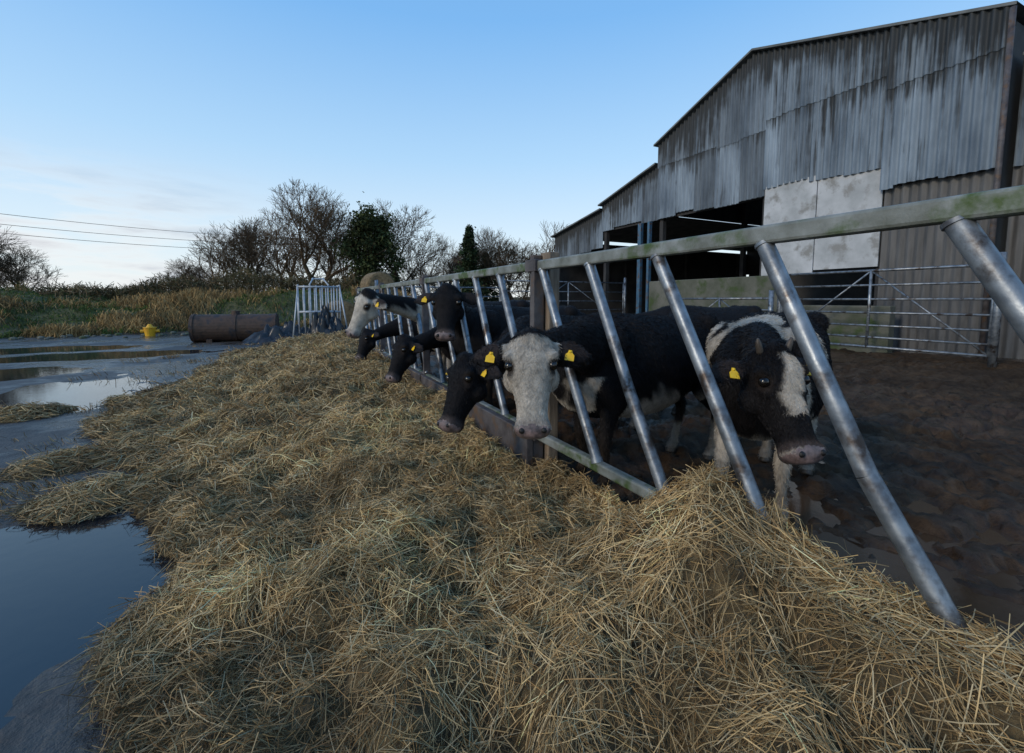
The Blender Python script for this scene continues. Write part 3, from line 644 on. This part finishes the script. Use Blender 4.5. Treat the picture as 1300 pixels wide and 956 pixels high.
X=r.uniform(-22,14,n); Y=r.normal(31.5,1.6,n)+(X>4)*2; hh=.2+(.2+1.5*fbm(X*.5+5,Y*0+2,4))*sstep(-11,-4,X)+.4*fbm(X*1.2,Y*2)
Z=gh(X,Y)+hh*r.random(n)**.8
cl=np.where(r.random((n,1))<.6,np.array([.15,.105,.052]),np.array([.08,.075,.03]))*(.5+fbm(X*.9,Z*.9+4,3))[:,None]*r.uniform(.6,1.3,(n,1))
D=nrm(np.stack([r.normal(size=n),r.normal(size=n),.6+r.normal(size=n)*.8],-1))
V,F,C=ribbons(np.stack([X,Y,Z],-1),D,r.uniform(.2,.6,n),np.full(n,.025),r.normal(size=n)*.15,cl,2)
fast('bramble_hedge',V,F,M_leaf,C)
n=100000; X=r.uniform(-32,8,n); Y=23+r.random(n)**1.3*8.5
m=bankmask(X,Y)>.12; X=X[m];Y=Y[m]; n=len(X); pt=fbm(X*.5+8,Y*.9,4)
Lg=r.uniform(.10,.28,n)*(.3+2.0*sstep(.38,.7,pt)); g=(r.random(n)<sstep(.60,.46,pt)*.95)[:,None]
cl=np.where(g,np.array([.09,.13,.032]),np.array([.40,.26,.11]))*r.uniform(.5,1.3,(n,1))*(.5+1.0*fbm(X*2,Y*2))[:,None]
D=nrm(np.stack([r.normal(size=n)*.5,r.normal(size=n)*.5,np.ones(n)],-1))
V,F,C=ribbons(np.stack([X,Y,gh(X,Y)+Lg*.45],-1),D,Lg,np.full(n,.022),r.normal(size=n)*.12,cl,2)
fast('rough_grass',V,F,M_grass,C)
cl_=B()
for i in range(160):
    x=random.uniform(-20,4); y=22.6+random.gauss(0,.5); s_=random.uniform(.03,.13); cl_.ell((x,y,s_*.3),(s_,s_*.8,s_*.6),7,5)
cl_.obj('rubble_stones',M_con)
pl=empty('power_line'); q=B()
poles=[(-115,43,13.5),(-52,70,13.5),(11,97,13.5)]
for x,y,h in poles: q.tube((x,y,0),(x,y,h),.16,.11,8); q.box(x-1,x+1,y-.06,y+.06,h-.6,h-.45)
for i in range(2):
    for off,dz in((-.9,-1.2),(0,0),(.9,-2.4)):
        prev=None
        for k in range(25):
            f=k/24; p=np.array([poles[i][0]*(1-f)+poles[i+1][0]*f+off,poles[i][1]*(1-f)+poles[i+1][1]*f,13.4+dz-4*f*(1-f)*1.6])
            if prev is not None: q.tube(prev,p,.03,None,4,False)
            prev=p
q.obj('poles_and_wires',M_bark,pl)
n=22000; X=r.uniform(-190,120,n); Y=r.normal(95,5,n); Z=r.random(n)**.8*(.6+2.6*fbm(X*.06,Y*0,4))
V,F,C=leaves(np.stack([X,Y,Z],-1),np.full(n,.45),np.tile([.08,.08,.06],(n,1))*r.uniform(.6,1.4,(n,1)),r); fast('distant_hedgerow',V,F,M_leaf,C)
# ---------------------------------------------------------------- light
EL=math.radians(26); AZ=math.radians(-100)
w=bpy.data.worlds.new('World'); sc.world=w; w.use_nodes=True; nt=w.node_tree;N=nt.nodes;Lk=nt.links
bg=N['Background']; sky=N.new('ShaderNodeTexSky'); sky.sky_type='NISHITA'; sky.sun_disc=False; sky.sun_elevation=EL; sky.sun_rotation=AZ
sky.air_density=1.0; sky.dust_density=1.0; sky.ozone_density=2.0
tc=N.new('ShaderNodeTexCoord'); sp=N.new('ShaderNodeSeparateXYZ'); Lk.new(tc.outputs['Generated'],sp.inputs[0])
hz=N.new('ShaderNodeValToRGB'); cr_=hz.color_ramp
cr_.elements[0].position=0; cr_.elements[0].color=(.88,.92,.94,1); cr_.elements[1].position=1; cr_.elements[1].color=(.10,.28,.62,1)
for p_,c_ in((.10,(.74,.87,.96,1)),(.28,(.45,.71,.98,1)),(.50,(.21,.50,.92,1))):
    e_=cr_.elements.new(p_); e_.color=c_
Lk.new(sp.outputs['Z'],hz.inputs[0])
hm=N.new('ShaderNodeMixRGB'); hm.blend_type='MULTIPLY'; hm.inputs[0].default_value=1; Lk.new(hz.outputs[0],hm.inputs[1]); hm.inputs[2].default_value=(7.2,7.2,7.2,1)
mh=N.new('ShaderNodeMixRGB'); mh.inputs[0].default_value=.82; Lk.new(sky.outputs[0],mh.inputs[1]); Lk.new(hm.outputs[0],mh.inputs[2])
mp=N.new('ShaderNodeMapping'); mp.inputs['Scale'].default_value=(1.6,1.6,9); Lk.new(tc.outputs['Generated'],mp.inputs[0])
no_=N.new('ShaderNodeTexNoise'); no_.inputs['Scale'].default_value=2.6; no_.inputs['Detail'].default_value=9; no_.inputs['Roughness'].default_value=.55; Lk.new(mp.outputs[0],no_.inputs[0])
e1=N.new('ShaderNodeMapRange'); e1.inputs[1].default_value=.24; e1.inputs[2].default_value=.10; Lk.new(sp.outputs['Z'],e1.inputs[0])
e2=N.new('ShaderNodeMapRange'); e2.inputs[1].default_value=.10; e2.inputs[2].default_value=-.30; Lk.new(sp.outputs['X'],e2.inputs[0])
m1=N.new('ShaderNodeMath'); m1.operation='MULTIPLY'; Lk.new(e1.outputs[0],m1.inputs[0]); Lk.new(e2.outputs[0],m1.inputs[1])
rp=N.new('ShaderNodeValToRGB'); rp.color_ramp.elements[0].position=.42; rp.color_ramp.elements[1].position=.58; Lk.new(no_.outputs['Fac'],rp.inputs[0])
m2=N.new('ShaderNodeMath'); m2.operation='MULTIPLY'; Lk.new(m1.outputs[0],m2.inputs[0]); Lk.new(rp.outputs[0],m2.inputs[1])
cc_=N.new('ShaderNodeValToRGB'); cc_.color_ramp.elements[0].position=.48; cc_.color_ramp.elements[0].color=(.95,.94,.93,1); cc_.color_ramp.elements[1].position=.66; cc_.color_ramp.elements[1].color=(.50,.55,.64,1); Lk.new(no_.outputs['Fac'],cc_.inputs[0])
cm=N.new('ShaderNodeMixRGB'); cm.blend_type='MULTIPLY'; cm.inputs[0].default_value=1; Lk.new(cc_.outputs[0],cm.inputs[1]); cm.inputs[2].default_value=(6.6,6.6,6.6,1)
mx=N.new('ShaderNodeMixRGB'); Lk.new(m2.outputs[0],mx.inputs[0]); Lk.new(mh.outputs[0],mx.inputs[1]); Lk.new(cm.outputs[0],mx.inputs[2])
Lk.new(mx.outputs[0],bg.inputs[0]); bg.inputs[1].default_value=.15
sl=bpy.data.lights.new('sun','SUN'); sl.energy=1.5; sl.angle=math.radians(12); sl.color=(1,.86,.68); so=bpy.data.objects.new('sun',sl); link(so)
d=Vector((math.sin(AZ)*math.cos(EL),math.cos(AZ)*math.cos(EL),math.sin(EL))); so.rotation_euler=d.to_track_quat('Z','Y').to_euler()
# ---------------------------------------------------------------- camera
cd=bpy.data.cameras.new('camera'); cd.lens=16; cd.sensor_width=36; cd.shift_y=-.0346; cd.clip_end=2000; cd.clip_start=.02
co_=bpy.data.objects.new('camera',cd); link(co_); co_.location=(0,0,1.4); co_.rotation_euler=(math.radians(90-5.14),0,math.radians(-26.6)); sc.camera=co_
sc.view_settings.view_transform='Standard'; sc.view_settings.look='None'; sc.view_settings.exposure=0
print('BUILT',len(variants[0].vertices))
